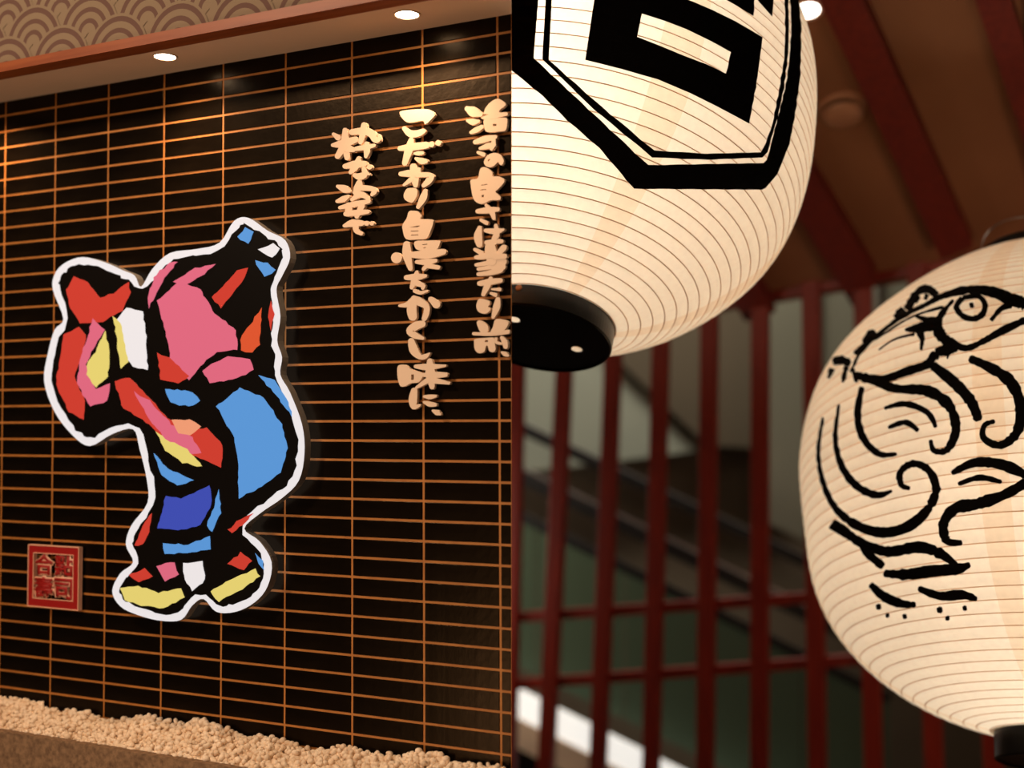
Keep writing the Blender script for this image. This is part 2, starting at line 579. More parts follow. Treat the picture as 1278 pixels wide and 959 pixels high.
R1 = (400, 140, 5.99); R2 = (480, 125, 7.38); R3 = (480, 255, 7.10); R4 = (480, 385, 7.10)
R5 = (565, 115, 9.13); R6 = (565, 210, 7.99); R7 = (565, 320, 7.37)

t = tag(wall_frame('wall_lettering'), 'shortest of the three columns of raised cream Japanese lettering, nearest the cut-out sign', 'lettering', 'raised lettering on the tiled wall')
character(t, R1, [[(97, 165, 26), (130, 190, 44)], [(183, 135, 36), (186, 230, 62), (198, 340, 40)], [(92, 247, 28), (170, 235, 62), (262, 205, 46)],
                  [(128, 330, 42), (165, 270, 55)], [(205, 270, 62), (248, 283, 32)],
                  [(235, 150, 44), (330, 142, 56), (385, 165, 58), (412, 205, 52), (436, 205, 30), (432, 172, 22)],
                  [(326, 97, 42), (320, 150, 50), (300, 225, 34)], [(265, 275, 32), (340, 262, 40), (400, 250, 26)], [(345, 238, 36), (348, 290, 46), (340, 332, 26)]])
character(t, R1, [[(182, 405, 36), (255, 392, 58), (328, 385, 42)], [(285, 345, 30), (265, 400, 52), (225, 450, 32)],
                  [(325, 425, 36), (330, 465, 46), (290, 482, 52), (255, 472, 32)], [(330, 448, 38), (365, 465, 16)], [(367, 410, 40)]])
character(t, R1, [[(128, 555, 26), (180, 575, 58), (215, 590, 26)], [(124, 667, 26), (170, 650, 44), (205, 630, 26)],
                  [(290, 530, 46), (275, 575, 58), (258, 602, 34)], [(290, 565, 46), (380, 572, 38), (402, 592, 42), (384, 618, 24)],
                  [(235, 655, 26), (300, 615, 48), (362, 650, 26)], [(145, 715, 26), (250, 690, 44), (360, 668, 30)],
                  [(210, 700, 50), (212, 755, 56)], [(310, 700, 46), (272, 780, 34)], [(190, 762, 36), (280, 752, 44), (355, 745, 30)]])
character(t, R1, [[(178, 850, 26), (240, 830, 56), (308, 830, 42)], [(262, 840, 48), (268, 885, 42), (303, 908, 30)], [(345, 832, 38)], [(384, 832, 34)]])

t = tag(wall_frame('wall_lettering'), 'middle and longest of the three columns of raised cream Japanese lettering', 'lettering', 'raised lettering on the tiled wall')
character(t, R2, [[(180, 262, 40), (235, 308, 66), (300, 308, 62), (355, 285, 46)]],
          [([(140, 130), (165, 98), (350, 82), (430, 95), (462, 135), (440, 165), (400, 205), (370, 222), (350, 190), (230, 208), (180, 185)],)])
character(t, R2, [[(140, 445, 44), (260, 430, 68), (385, 415, 62)], [(245, 368, 48), (225, 450, 76), (185, 582, 48)], [(275, 492, 22), (312, 490, 40), (352, 486, 28)],
                  [(288, 538, 26), (335, 560, 58), (378, 562, 44)], [(432, 408, 54)], [(495, 395, 54)]])
character(t, R2, [[(148, 680, 42), (220, 675, 66)], [(265, 615, 64), (275, 700, 84), (285, 785, 44)], [(310, 640, 46), (318, 668, 30)], [(178, 782, 24), (240, 735, 46)],
                  [(300, 690, 48), (390, 688, 46), (430, 705, 54), (400, 750, 58), (358, 788, 36)]])
character(t, R2, [[(375, 838, 42), (355, 900, 66), (308, 985, 36)]],
          [([(185, 845), (215, 812), (290, 815), (300, 870), (270, 930), (240, 945), (190, 920), (175, 885)],)])
character(t, R3, [], [([(215, 65), (255, 58), (300, 66), (325, 105), (320, 130), (420, 135), (430, 165), (408, 235), (370, 303), (280, 312), (188, 308), (160, 225), (160, 180), (195, 125)],
                       [(222, 204), (290, 190), (316, 190), (290, 204)], [(232, 236), (300, 233), (300, 240), (232, 243)], [(232, 270), (298, 268), (298, 275), (232, 277)])])
character(t, R3, [[(105, 475, 98)], [(195, 358, 62), (198, 450, 78), (228, 570, 42)], [(242, 448, 54), (380, 445, 78), (520, 422, 52)],
                  [(285, 512, 34), (370, 512, 54), (452, 500, 34)], [(400, 520, 46), (345, 575, 32)], [(385, 545, 46), (475, 560, 38)]],
          [([(268, 330), (380, 322), (487, 322), (490, 345), (455, 405), (350, 412), (278, 397)], [(335, 355), (378, 350), (378, 358), (335, 362)], [(342, 384), (366, 380), (366, 387), (342, 390)])])
character(t, R3, [[(192, 650, 44), (280, 645, 60), (362, 635, 30)], [(285, 602, 30), (270, 660, 62), (240, 738, 36)], [(290, 702, 52), (340, 722, 40), (338, 745, 30)],
                  [(268, 768, 36), (315, 785, 32), (378, 768, 18)]])
character(t, R3, [[(132, 900, 24), (200, 890, 48), (270, 855, 78), (335, 880, 66), (372, 915, 52), (368, 970, 54), (350, 1015, 44)],
                  [(260, 835, 54), (240, 930, 86), (248, 995, 78)], [(408, 842, 44), (458, 888, 72)]])
character(t, R4, [[(335, 138, 58), (278, 155, 74), (222, 200, 62), (268, 240, 58), (338, 266, 28)]])
character(t, R4, [[(236, 292, 58), (258, 370, 78), (310, 430, 46), (360, 425, 42), (398, 398, 14)]])
character(t, R4, [[(275, 515, 34), (380, 520, 58), (538, 508, 18)], [(400, 468, 48), (405, 580, 88), (420, 696, 46)], [(340, 590, 34), (450, 590, 56), (540, 588, 40)],
                  [(283, 702, 24), (370, 645, 48)], [(440, 640, 56), (570, 664, 24)]],
          [([(113, 525), (140, 500), (190, 504), (235, 540), (328, 570), (342, 595), (300, 655), (232, 664), (185, 690), (140, 690), (116, 620)], [(236, 586), (258, 586), (258, 634), (234, 634)])])
character(t, R4, [[(262, 732, 58), (250, 810, 76), (258, 875, 46), (308, 860, 24)], [(350, 782, 24), (400, 785, 42), (452, 778, 24)], [(350, 832, 24), (400, 850, 46), (450, 855, 28)],
                  [(428, 908, 22), (465, 925, 48), (492, 940, 20)]])

t = tag(wall_frame('wall_lettering'), 'column of raised cream Japanese lettering nearest the lanterns, ending with a comma', 'lettering', 'raised lettering on the tiled wall')
character(t, R5, [[(165, 190, 60), (230, 222, 118), (312, 250, 62)], [(168, 325, 34), (230, 340, 74), (295, 330, 34)], [(208, 460, 38), (270, 430, 62), (332, 395, 46)],
                  [(335, 295, 22), (450, 275, 64), (610, 248, 40)]],
          [([(515, 75), (600, 125), (590, 160), (530, 208), (520, 250), (360, 250), (358, 225), (375, 180), (430, 115)],),
           ([(360, 305), (480, 298), (605, 292), (622, 330), (605, 432), (540, 448), (400, 455), (362, 415)], [(457, 362), (500, 362), (497, 385), (460, 388)])])
character(t, R5, [[(255, 570, 50), (370, 535, 74), (485, 510, 44)], [(312, 642, 34), (400, 615, 66), (470, 600, 48)], [(465, 545, 48), (462, 600, 50), (440, 648, 38)], [(290, 688, 36), (350, 712, 50)]])
character(t, R5, [], [([(355, 795), (395, 722), (470, 693), (540, 712), (582, 780), (560, 832), (532, 822), (515, 795), (470, 840), (420, 857), (375, 840)], [(400, 768), (418, 758), (424, 770), (404, 794)])])
character(t, R6, [], [([(275, 5), (330, -8), (395, 38), (398, 80), (460, 82), (513, 112), (505, 150), (450, 210), (425, 235), (450, 258), (478, 290), (462, 318), (380, 320), (330, 345), (280, 356), (230, 335), (198, 280), (180, 170), (182, 115), (250, 100)],
                       [(286, 166), (346, 156), (346, 164), (286, 174)], [(276, 214), (334, 208), (334, 216), (276, 222)], [(288, 268), (312, 264), (308, 290), (290, 292)])])
character(t, R6, [[(248, 430, 44), (340, 420, 64), (448, 410, 44)], [(332, 368, 30), (390, 440, 54), (410, 500, 36)], [(282, 518, 32), (335, 545, 42)]])
character(t, R6, [[(268, 595, 44), (252, 680, 84), (265, 760, 64)], [(328, 622, 40), (430, 630, 60), (505, 612, 24)], [(430, 572, 36), (440, 650, 58), (418, 720, 58), (490, 728, 36)], [(338, 742, 46), (420, 735, 58)]])
character(t, R7, [[(215, 80, 32), (350, 58, 48), (465, 48, 66)], [(236, 118, 32), (360, 100, 42), (458, 95, 60)], [(235, 165, 34), (350, 150, 48), (438, 122, 60)],
                  [(205, -62, 32), (265, -28, 46)], [(345, -90, 96), (352, -20, 112), (360, 40, 90)], [(470, -80, 56), (425, -30, 48)], [(215, 10, 36), (270, 5, 50), (350, -15, 60)], [(390, 0, 60), (478, 0, 48)]])
character(t, R7, [[(245, 250, 44), (340, 235, 58), (440, 222, 42)], [(350, 202, 34), (318, 270, 58), (280, 352, 36)], [(360, 303, 16), (432, 305, 34)], [(352, 340, 26), (393, 355, 40)]])
character(t, R7, [[(415, 398, 46), (402, 470, 66), (370, 560, 30)]],
          [([(225, 420), (250, 390), (330, 408), (342, 435), (325, 465), (350, 478), (330, 512), (290, 530), (238, 512), (217, 465)],)])
character(t, R7, [[(192, 712, 30), (350, 715, 34), (505, 695, 40)], [(398, 758, 26), (400, 792, 26), (442, 804, 24)], [(452, 750, 34), (478, 790, 54), (486, 832, 42)]],
          [([(222, 605), (255, 590), (315, 630), (328, 670), (310, 705), (260, 700), (235, 660)],), ([(400, 577), (510, 598), (495, 655), (440, 705), (350, 705), (370, 650)],),
           ([(205, 762), (300, 752), (378, 750), (386, 800), (395, 855), (375, 882), (337, 872), (322, 826), (306, 828), (290, 878), (240, 892), (205, 860), (197, 800)],
            [(296, 773), (324, 769), (324, 788), (296, 791)])])
character(t, R7, [[(450, 884, 20), (482, 900, 44), (508, 915, 20)]])

# ------------------------------------------------------------------ cut-out sign (abstract brush pattern, lit from inside)
PAL = dict(white=(240, 238, 242), black=(12, 9, 8), red=(208, 64, 50), pink=(224, 108, 134), yellow=(232, 216, 120), blue=(92, 156, 226),
           navy=(64, 80, 186), peach=(240, 160, 122), orange=(222, 88, 50))
SIGN_M = {}
for k, c in PAL.items():
    SIGN_M[k] = mat('sign_' + k, lin(c), 0.3, emit=(lin(c), 0.0 if k == 'black' else 0.78), spec=0.3)
    b = SIGN_M[k].node_tree.nodes['Principled BSDF']
    if k != 'black': b.inputs['Base Color'].default_value = tuple(0.25 * x for x in lin(c)[:3]) + (1,)
M_return = mat('sign_return', lin((120, 116, 112)), 0.5)
S0, S1 = 0.022, 0.046
sign = tag(wall_frame('wall_sign'), 'large lit cut-out sign with white rim and bold colour patches on the tiled wall', 'sign')


def sign_layer(name, poly, col, top, parent=sign, thick=0.0012, smooth=2):
    l = [p[:2] for p in poly]
    if smooth > 1:                                       # hand-cut edge: slightly ragged
        l = [p + RNG.normal(size=2) * 0.55 for p in densify(l, 5.0)]
    l = [px_wall(p[0], p[1], top) for p in l]
    vs, fs = [], []
    prism([l], top - thick, top, vs, fs)
    o = mesh(name, vs, fs, SIGN_M[col], parent)
    if name == 'board':                                  # opaque returns and back: only the face is lit
        o.data.materials.append(M_return)
        for p in o.data.polygons:
            if p.normal.y > -0.5: p.material_index = 1
    return o


board = sign_layer('board', [p[:2] for p in sign_smooth], 'white', S1, thick=S1 - S0, smooth=1)
# black ground, set in from the rim
sm = np.array([p[:2] for p in sign_smooth])
nx = np.roll(sm, -1, 0) - np.roll(sm, 1, 0); nx /= np.linalg.norm(nx, axis=1)[:, None]
ins = sm + np.stack([-nx[:, 1], nx[:, 0]], 1) * 8.5
for _ in range(3): ins = (np.roll(ins, 1, 0) + ins * 2 + np.roll(ins, -1, 0)) / 4
jit = RNG.normal(size=(len(ins), 2)) * 0.9
sign_layer('black_ground', list(ins + jit), 'black', S1 + 0.001, smooth=1)
PATCH = [
    ('white', [(146, 398), (158, 384), (178, 388), (182, 420), (184, 462), (166, 458), (152, 440)]),
    ('red', [(82, 362), (92, 345), (110, 352), (124, 372), (142, 366), (160, 352), (163, 366), (152, 388), (128, 402), (100, 404), (88, 386)]),
    ('red', [(80, 418), (98, 408), (108, 418), (100, 450), (92, 470), (106, 500), (104, 524), (86, 514), (70, 480), (74, 450)]),
    ('pink', [(116, 398), (130, 412), (114, 440), (107, 455), (119, 486), (137, 478), (134, 500), (112, 508), (96, 478), (100, 446), (110, 420)]),
    ('yellow', [(131, 412), (137, 440), (135, 470), (119, 484), (109, 468), (109, 452), (119, 440)]),
    ('yellow', [(141, 394), (150, 402), (156, 430), (160, 452), (150, 460), (147, 430)]),
    ('pink', [(196, 376), (222, 352), (250, 360), (268, 392), (294, 412), (296, 436), (270, 440), (250, 458), (236, 474), (214, 452), (206, 414)]),
    ('red', [(196, 440), (216, 450), (236, 470), (222, 478), (200, 474)]),
    ('orange', [(300, 424), (318, 396), (326, 384), (324, 430), (314, 440), (300, 438)]),
    ('red', [(264, 372), (296, 338), (310, 334), (302, 352), (276, 384)]),
    ('pink', [(192, 346), (212, 328), (222, 326), (202, 352), (186, 384), (184, 372)]),
    ('pink', [(216, 352), (244, 334), (268, 330), (256, 342), (230, 356)]),
    ('blue', [(296, 296), (306, 284), (316, 290), (310, 304)]),
    ('white', [(322, 312), (340, 304), (350, 310), (340, 322)]),
    ('blue', [(318, 326), (334, 328), (344, 338), (330, 346)]),
    ('red', [(338, 376), (342, 392), (338, 412), (334, 396)]),
    ('pink', [(252, 462), (284, 444), (312, 448), (316, 462), (290, 474), (262, 478)]),
    ('blue', [(270, 508), (300, 484), (328, 496), (352, 530), (359, 560), (350, 590), (322, 610), (298, 623), (298, 580), (292, 546)]),
    ('blue', [(322, 468), (342, 474), (360, 502), (364, 520), (348, 498)]),
    ('red', [(142, 476), (162, 472), (182, 492), (208, 522), (236, 538), (258, 534), (278, 556), (276, 584), (250, 572), (214, 560), (186, 530), (154, 510)]),
    ('pink', [(166, 488), (186, 500), (214, 530), (240, 546), (252, 566), (232, 568), (206, 548), (184, 520)]),
    ('peach', [(214, 524), (236, 524), (250, 532), (238, 544), (222, 540)]),
    ('yellow', [(194, 538), (212, 552), (234, 560), (252, 582), (228, 578), (206, 562)]),
    ('blue', [(192, 566), (210, 586), (242, 600), (222, 606), (202, 594)]),
    ('blue', [(206, 486), (236, 488), (250, 500), (236, 508), (212, 502)]),
    ('navy', [(207, 620), (226, 622), (262, 606), (264, 630), (250, 656), (226, 662), (196, 660), (202, 640)]),
    ('blue', [(273, 612), (275, 640), (264, 664), (258, 656), (267, 634)]),
    ('blue', [(202, 678), (234, 680), (262, 670), (262, 686), (240, 690), (206, 692)]),
    ('red', [(168, 682), (178, 656), (190, 640), (186, 664), (178, 680)]),
    ('red', [(284, 662), (300, 648), (316, 640), (306, 652), (290, 666)]),
    ('pink', [(196, 706), (218, 702), (222, 718), (206, 726)]),
    ('red', [(160, 718), (180, 710), (190, 720), (172, 728)]),
    ('yellow', [(150, 734), (172, 732), (198, 740), (226, 734), (230, 746), (204, 760), (176, 756), (156, 750)]),
    ('white', [(228, 704), (252, 700), (256, 724), (240, 738), (230, 724)]),
    ('yellow', [(262, 738), (286, 724), (318, 710), (324, 720), (298, 738), (272, 752)]),
    ('red', [(284, 704), (300, 690), (314, 700), (304, 712)]),
    ('blue', [(318, 690), (328, 700), (330, 712), (322, 706)]),
]
for k, (c, pl) in enumerate(PATCH):
    sign_layer('colour_patch', pl, c, S1 + 0.002 + 0.00003 * k, smooth=2)

# ------------------------------------------------------------------ red seal plaque: 合點 / 壽司
seal = tag(wall_frame('seal_plaque'), 'small square red plaque with four cut-out Chinese characters on the tiled wall', 'plaque')
PO = 0.020
ua, zt = px_wall(35.5, 679.5, PO); ub, zt2 = px_wall(99, 683.5, PO); _, zb = px_wall(35, 757, PO); _, zb2 = px_wall(99, 762.5, PO)
zt = (zt + zt2) / 2; zb = (zb + zb2) / 2
fw_u, fw_z = (ua - ub), (zt - zb)
outer = [(ua, zt), (ub, zt), (ub, zb), (ua, zb)]
mi_u, mt, mb = fw_u * 0.105, fw_z * 0.125, fw_z * 0.135
inner = [(ua - mi_u, zt - mt), (ub + mi_u, zt - mt), (ub + mi_u, zb + mb), (ua - mi_u, zb + mb)]
vs, fs = [], []
prism([outer, inner], 0.008, PO, vs, fs)
o = mesh('frame', vs, fs, M_red, seal); o.data.materials.append(M_edge)
for p in o.data.polygons:
    if abs(p.normal.y) < 0.5: p.material_index = 1
# thin pale edging round the outside and the opening
for name, (a0, a1, b0, b1), w in (('edging', (ua, ub, zt, zb), 0.0022), ('edging', (ua - mi_u, ub + mi_u, zt - mt, zb + mb), 0.0018)):
    l1 = [(a0, b0), (a1, b0), (a1, b1), (a0, b1)]
    l2 = [(a0 - w, b0 - w), (a1 + w, b0 - w), (a1 + w, b1 + w), (a0 - w, b1 + w)]
    vs, fs = [], []
    prism([l1, l2], PO - .001, PO + .0012, vs, fs)
    mesh(name, vs, fs, M_edge, seal)


def glyph(ch, offset, extrude):
    cu = bpy.data.curves.new('glyph', 'FONT'); cu.body = ch; cu.size = 1.0; cu.offset = offset; cu.extrude = extrude; cu.resolution_u = 2
    ob = bpy.data.objects.new('glyph', cu); COL.objects.link(ob)
    dg = bpy.context.evaluated_depsgraph_get()
    me = bpy.data.meshes.new_from_object(ob.evaluated_get(dg))
    bpy.data.objects.remove(ob)
    return me


iu0, iu1, iz1, iz0 = ua - mi_u, ub + mi_u, zt - mt, zb + mb
cw, chh = (iu0 - iu1) / 2, (iz1 - iz0) / 2
for (ch, cx_, cz_) in (('合', 0, 1), ('點', 1, 1), ('壽', 0, 0), ('司', 1, 0)):
    for layer in (0, 1):
        me = glyph(ch, (0.060, 0.022)[layer], 0.0)
        co = np.empty(len(me.vertices) * 3); me.vertices.foreach_get('co', co); co = co.reshape(-1, 3)
        lo, hi = co.min(0), co.max(0)
        g = (0.0, 0.0016)[layer]
        base_lo = (lo + hi) / 2; k = ((cw * (1.02, 0.90)[layer]) / (hi - lo)[0], (chh * (1.02, 0.90)[layer]) / (hi - lo)[1])
        uc = iu0 - (cx_ + .5) * cw; zc = iz0 + (cz_ + .5) * chh
        out = np.stack([-uc + (co[:, 0] - base_lo[0]) * k[0], np.full(len(co), -(PO - 0.003 + 0.0022 * layer)), zc + (co[:, 1] - base_lo[1]) * k[1]], 1)
        me.vertices.foreach_set('co', out.ravel()); me.update()
        bm = bmesh.new(); bm.from_mesh(me)
        bmesh.ops.remove_doubles(bm, verts=bm.verts, dist=1e-7)
        r = bmesh.ops.extrude_face_region(bm, geom=list(bm.faces))
        bmesh.ops.translate(bm, verts=[v for v in r['geom'] if isinstance(v, bmesh.types.BMVert)], vec=(0, 0.004, 0))
        bmesh.ops.recalc_face_normals(bm, faces=bm.faces)
        bm.to_mesh(me); bm.free()
        me.materials.clear(); me.materials.append((M_edge, M_red)[layer])
        if layer == 0: par = link('character', me, seal); continue
        link('character_face', me, par)


# ------------------------------------------------------------------ paper lanterns
class Lantern:
    def __init__(s, u, v, depth, lx, ly, R, Ab, nb, rr, At, nt, bump):
        s.C = EYE + ray(u, v) * depth
        s.up = np.array([lx, ly, 1.0]); s.up /= np.linalg.norm(s.up)
        e1 = np.cross(s.up, [0, 1, 0]); s.e1 = e1 / np.linalg.norm(e1); s.e2 = np.cross(s.up, s.e1)
        s.e2 = np.cross(s.up, s.e1)
        s.R, s.Ab, s.nb, s.rr, s.At, s.nt, s.bump, s.depth = R, Ab, nb, rr, At, nt, bump, depth
        s.Hb = Ab * (1 - (rr / R) ** nb) ** (1 / nb); s.Ht = At * (1 - (rr / R) ** nt) ** (1 / nt)

    def prof(s, h):
        h = np.asarray(h, float)
        b = np.where(h < 0, s.R * np.clip(1 - np.abs(h / s.Ab) ** s.nb, 0, 1) ** (1 / s.nb), s.R * np.clip(1 - np.abs(h / s.At) ** s.nt, 0, 1) ** (1 / s.nt))
        t = np.where(h < 0, h / s.Hb, h / s.Ht)
        return b * (1 + sum(k * np.exp(-((t - c) / .22) ** 2) for k, c in zip(s.bump, np.linspace(-1, 1, 9))))

    def local(s, p):
        q = np.asarray(p) - s.C
        return np.stack([q @ s.e1, q @ s.e2, q @ s.up], -1)

    def hit(s, u, v, push=0.0):
        """point of the paper seen at a photo pixel, in the lantern's own axes"""
        r = ray(u, v)
        t = np.linspace(s.depth - 1.1, s.depth + 0.35, 700)
        q = s.local(EYE + r * t[:, None])
        rad = np.hypot(q[:, 0], q[:, 1])
        g = rad - s.prof(np.clip(q[:, 2], -s.Hb, s.Ht)) - 0.001
        i = int(np.argmax(g < 0))
        if g[i] >= 0:
            i = int(np.argmin(g)); p = q[i]
        elif i > 0:
            w = g[i - 1] / (g[i - 1] - g[i]); p = q[i - 1] + (q[i] - q[i - 1]) * w
        else: p = q[0]
        a = math.atan2(p[1], p[0]); h = float(np.clip(p[2], -s.Hb, s.Ht)); rr = float(s.prof(h)) + s.scallop(h) + push
        return (rr * math.cos(a), rr * math.sin(a), h)

    def setup_ribs(s, first, pitch):
        hh = np.linspace(-s.Hb, s.Ht, 3000); rr = s.prof(hh)
        arc = np.concatenate([[0], np.cumsum(np.hypot(np.diff(hh), np.diff(rr)))])
        ks = np.arange(first, arc[-1], pitch)
        s.hh, s.arc, s.ribarc, s.pitch, s.first = hh, arc, ks, pitch, first
        s.ribs = np.interp(ks, arc, hh)

    def scallop(s, h):
        a = np.interp(h, s.hh, s.arc)
        return 0.0030 * abs(math.sin(math.pi * (a - s.first) / s.pitch)) ** 0.8

    def matrix(s):
        m = Matrix.Identity(4)
        for i in range(3):
            m[i][0], m[i][1], m[i][2], m[i][3] = s.e1[i], s.e2[i], s.up[i], s.C[i]
        return m


def lathe(profile, seg, closed=False):
    vs, fs = [], []
    n = len(profile)
    for (r, h) in profile:
        for k in range(seg):
            a = 2 * math.pi * k / seg; vs.append((r * math.cos(a), r * math.sin(a), h))
    for i in range(n - 1 + (1 if closed else 0)):
        for k in range(seg):
            j = (i + 1) % n
            fs.append((i * seg + k, i * seg + (k + 1) % seg, j * seg + (k + 1) % seg, j * seg + k))
    return vs, fs


def build_lantern(L, label, paper, ring_h):
    root = bpy.data.objects.new('paper_lantern', None); COL.objects.link(root)
    root.matrix_world = L.matrix()
    tag(root, label, 'lantern', 'large paper lanterns')
    arcs = np.linspace(0, L.arc[-1], 420)
    hs = np.interp(arcs, L.arc, L.hh)
    vs, fs = lathe([(float(L.prof(h)) + L.scallop(h), h) for h in hs], 144)
    mesh('paper_body', vs, fs, paper, root, smooth=True)
    for h in L.ribs:
        r = float(L.prof(h)) + 0.0003; w = 0.0015
        vs, fs = lathe([(r + w * math.cos(a), h + w * 0.9 * math.sin(a)) for a in np.linspace(0, 2 * math.pi, 5, endpoint=False)], 96, closed=True)
        mesh('bamboo_rib', vs, fs, M_rib, root, smooth=True)
    for sgn, H in ((-1, L.Hb), (1, L.Ht)):
        z0, z1 = sgn * (H - 0.012), sgn * (H + ring_h[0 if sgn < 0 else 1])
        r = L.rr
        pr = [(r + .003, z0), (r + .005, z0), (r + .006, (z0 + z1) / 2), (r + .006, z1 - sgn * .004), (r + .002, z1), (r - 0.004, z1), (r - .004, z0)]
        vs, fs = lathe(pr, 96, closed=True)
        mesh('rim_ring', vs, fs, M_black, root)
    return root


paper1 = paper_mat('washi_paper', lin((255, 242, 223)), lin((251, 230, 204)), 0.13, 5, 0.5755)
paper2 = paper_mat('washi_paper_2', lin((255, 242, 223)), lin((251, 230, 204)), 0.08, 5, 0.30)
L1 = Lantern(724.94, 158.17, 3.45, 0.2008, 0.3957, 0.656, 0.6627, 2.0696, 0.1882, 0.6071, 2.4219,
             [-0.0189, -0.0126, 0.0141, -0.0004, -0.0053, -0.005, 0.0056, 0.006, 0.0012])
L1.setup_ribs(0.0125, 0.0334)
L2 = Lantern(1315.5, 606.4, 3.6, 0.1234, 0.38, 0.7447, 0.7462, 2.3301, 0.1905, 0.7823, 1.8015,
             [-0.0158, 0.0087, 0.0058, -0.0185, -0.0037, 0.0071, 0.0323, -0.01, -0.0403])
L2.setup_ribs(0.018, 0.0362)
lan1 = build_lantern(L1, 'glowing cream paper lantern with a black octagonal crest, hanging beside the tiled wall end', paper1, (0.055, 0.05))
lan2 = build_lantern(L2, 'glowing cream paper lantern painted with a black ink fish, hanging in front of the lattice', paper2, (0.075, 0.035))


def ink_poly(L, root, name, outer, holes=(), region=(0, 0, 1), step=7.0, push=0.0035, mat_=None):
    ox, oy, s = region
    c = lambda l: [(ox + p[0] / s, oy + p[1] / s) for p in l]
    v2, tr = fill2d(c(outer), [c(h) for h in holes], step)
    vs = [L.hit(v[0], v[1], push) for v in v2]
    return mesh(name, vs, tr, mat_ or M_ink, root)


def ink_strokes(L, root, name, strokes, region=(0, 0, 1), push=0.0035, rough=0.08, n=8):
    ox, oy, s = region
    vs, fs = [], []
    for st in strokes:
        if len(st) == 1:
            x, y, w = st[0]; st = [(x - w * .5, y + w * .1, w * .7), (x, y, w), (x + w * .5, y - w * .1, w * .7)]
        Lp = smooth_line(st, n)
        b = len(vs)
        for i, p in enumerate(Lp):
            d = Lp[min(i + 1, len(Lp) - 1)][:2] - Lp[max(i - 1, 0)][:2]
            d = d / (np.hypot(*d) + 1e-9); nn = np.array([-d[1], d[0]])
            w = p[2] * 1.25 * (1 + RNG.normal() * rough)
            if i in (0, len(Lp) - 1): w *= 0.6
            for k in (-1, -.35, .35, 1):
                q = p[:2] + nn * w / 2 * k
                vs.append(L.hit(ox + q[0] / s, oy + q[1] / s, push))
        for i in range(len(Lp) - 1):
            for k in range(3): fs.append((b + 4 * i + k, b + 4 * i + k + 1, b + 4 * i + k + 5, b + 4 * i + k + 4))
    return mesh(name, vs, fs, M_ink, root)


# crest on the first lantern (read in the 4x view of the top of the photograph)
G5 = (640, 0, 3.994); G6 = (958, 0, 3.994)
def g6(p): return (p[0] + (958 - 640) * 3.994, p[1])
ink_poly(L1, lan1, 'crest_band',
         [(-60, -120), (128 + 14, -120), (128, 10), (105, 295), (670, 828), (1240, 815), (1256, 800), g6((0, 755)), g6((50, 560)), g6((85, 420)), g6((100, 300)), g6((110, 150)), g6((106, 10)), g6((98, -120)),
          g6((140, -120)), g6((152, 20)), g6((161, 150)), g6((156, 370)), g6((132, 560)), g6((100, 720)), g6((40, 870)), g6((-20, 940)), (1235, 948), (600, 946), (430, 745), (270, 605), (150, 485), (0, 360), (-60, 300)], region=G5)
ink_poly(L1, lan1, 'crest_line',
         [(178, -120), (165, 10), (148, 300), (400, 548), (690, 790), (960, 800), (1235, 788), (1262, 760), g6((18, 665)), g6((38, 600)), g6((75, 440)), g6((92, 300)), g6((98, 150)), g6((96, 10)), g6((90, -120)),
          g6((72, -120)), g6((78, 20)), g6((80, 150)), g6((74, 300)), g6((50, 450)), g6((16, 620)), g6((-18, 715)), (1228, 762), (960, 770), (700, 755), (420, 520), (180, 305), (195, 10), (208, -120)], region=G5)
ink_poly(L1, lan1, 'crest_character', [(405, 10), (400, 40), (360, 305), (540, 350), (720, 402), (880, 470), (1000, 530), (1170, 620), (1205, 440), (1238, 190), (1100, 110), (990, 55), (900, 15), (700, -60), (420, -110)],
         [[(640, 75), (617, 190), (730, 235), (850, 285), (960, 325), (1058, 370), (1080, 265), (980, 210), (860, 152), (750, 110)]], region=G5)
ink_poly(L1, lan1, 'crest_character', [(900, -90), (1075, 14), (1195, 82), (1198, -10), (1150, -90)], region=G5)
ink_poly(L1, lan1, 'crest_character', [(1215, 10), (1285, 88), (1296, 10), (1270, -80), (1210, -80)], region=G5)

# bottom disc of the first lantern with its lit holes
zdisc = -(L1.Hb + 0.051)
def on_disc(u, v):
    r = ray(u, v); o = EYE
    p0 = L1.C + L1.up * zdisc
    p = o + r * (((p0 - o) @ L1.up) / (r @ L1.up))
    return L1.local(p)
hole_c = [on_disc(720, 436), on_disc(642, 399)]
holes = [[(c[0] + 0.015 * math.cos(a), c[1] + 0.015 * math.sin(a)) for a in np.linspace(0, 2 * math.pi, 16, endpoint=False)] for c in hole_c if np.hypot(c[0], c[1]) < L1.rr - 0.02]
circ = [((L1.rr - 0.004) * math.cos(a), (L1.rr - 0.004) * math.sin(a)) for a in np.linspace(0, 2 * math.pi, 96, endpoint=False)]
v2, tr = fill2d(circ, holes)
mesh('bottom_disc', [(v[0], v[1], zdisc) for v in v2], tr, M_black, lan1)
for h in holes:
    mesh('paper_plug', [(p[0], p[1], zdisc - .0005) for p in h], [tuple(range(len(h)))], paper1, lan1)
# pale stud on the rim ring
h = L1.hit(648.5, 363.5)
a = math.atan2(h[1], h[0])
v, f = lathe([(0.0005, .004), (.006, .003), (.009, 0.0), (.009, -.004)], 14)
T = Matrix.Translation(((L1.rr + .007) * math.cos(a), (L1.rr + .007) * math.sin(a), -(L1.Hb + .008))) @ Matrix.Rotation(a, 4, 'Z') @ Matrix.Rotation(math.pi / 2, 4, 'Y')
mesh('stud', [T @ Vector(q) for q in v], f, mat('stud_brass', lin((220, 150, 100)), 0.4), lan1)
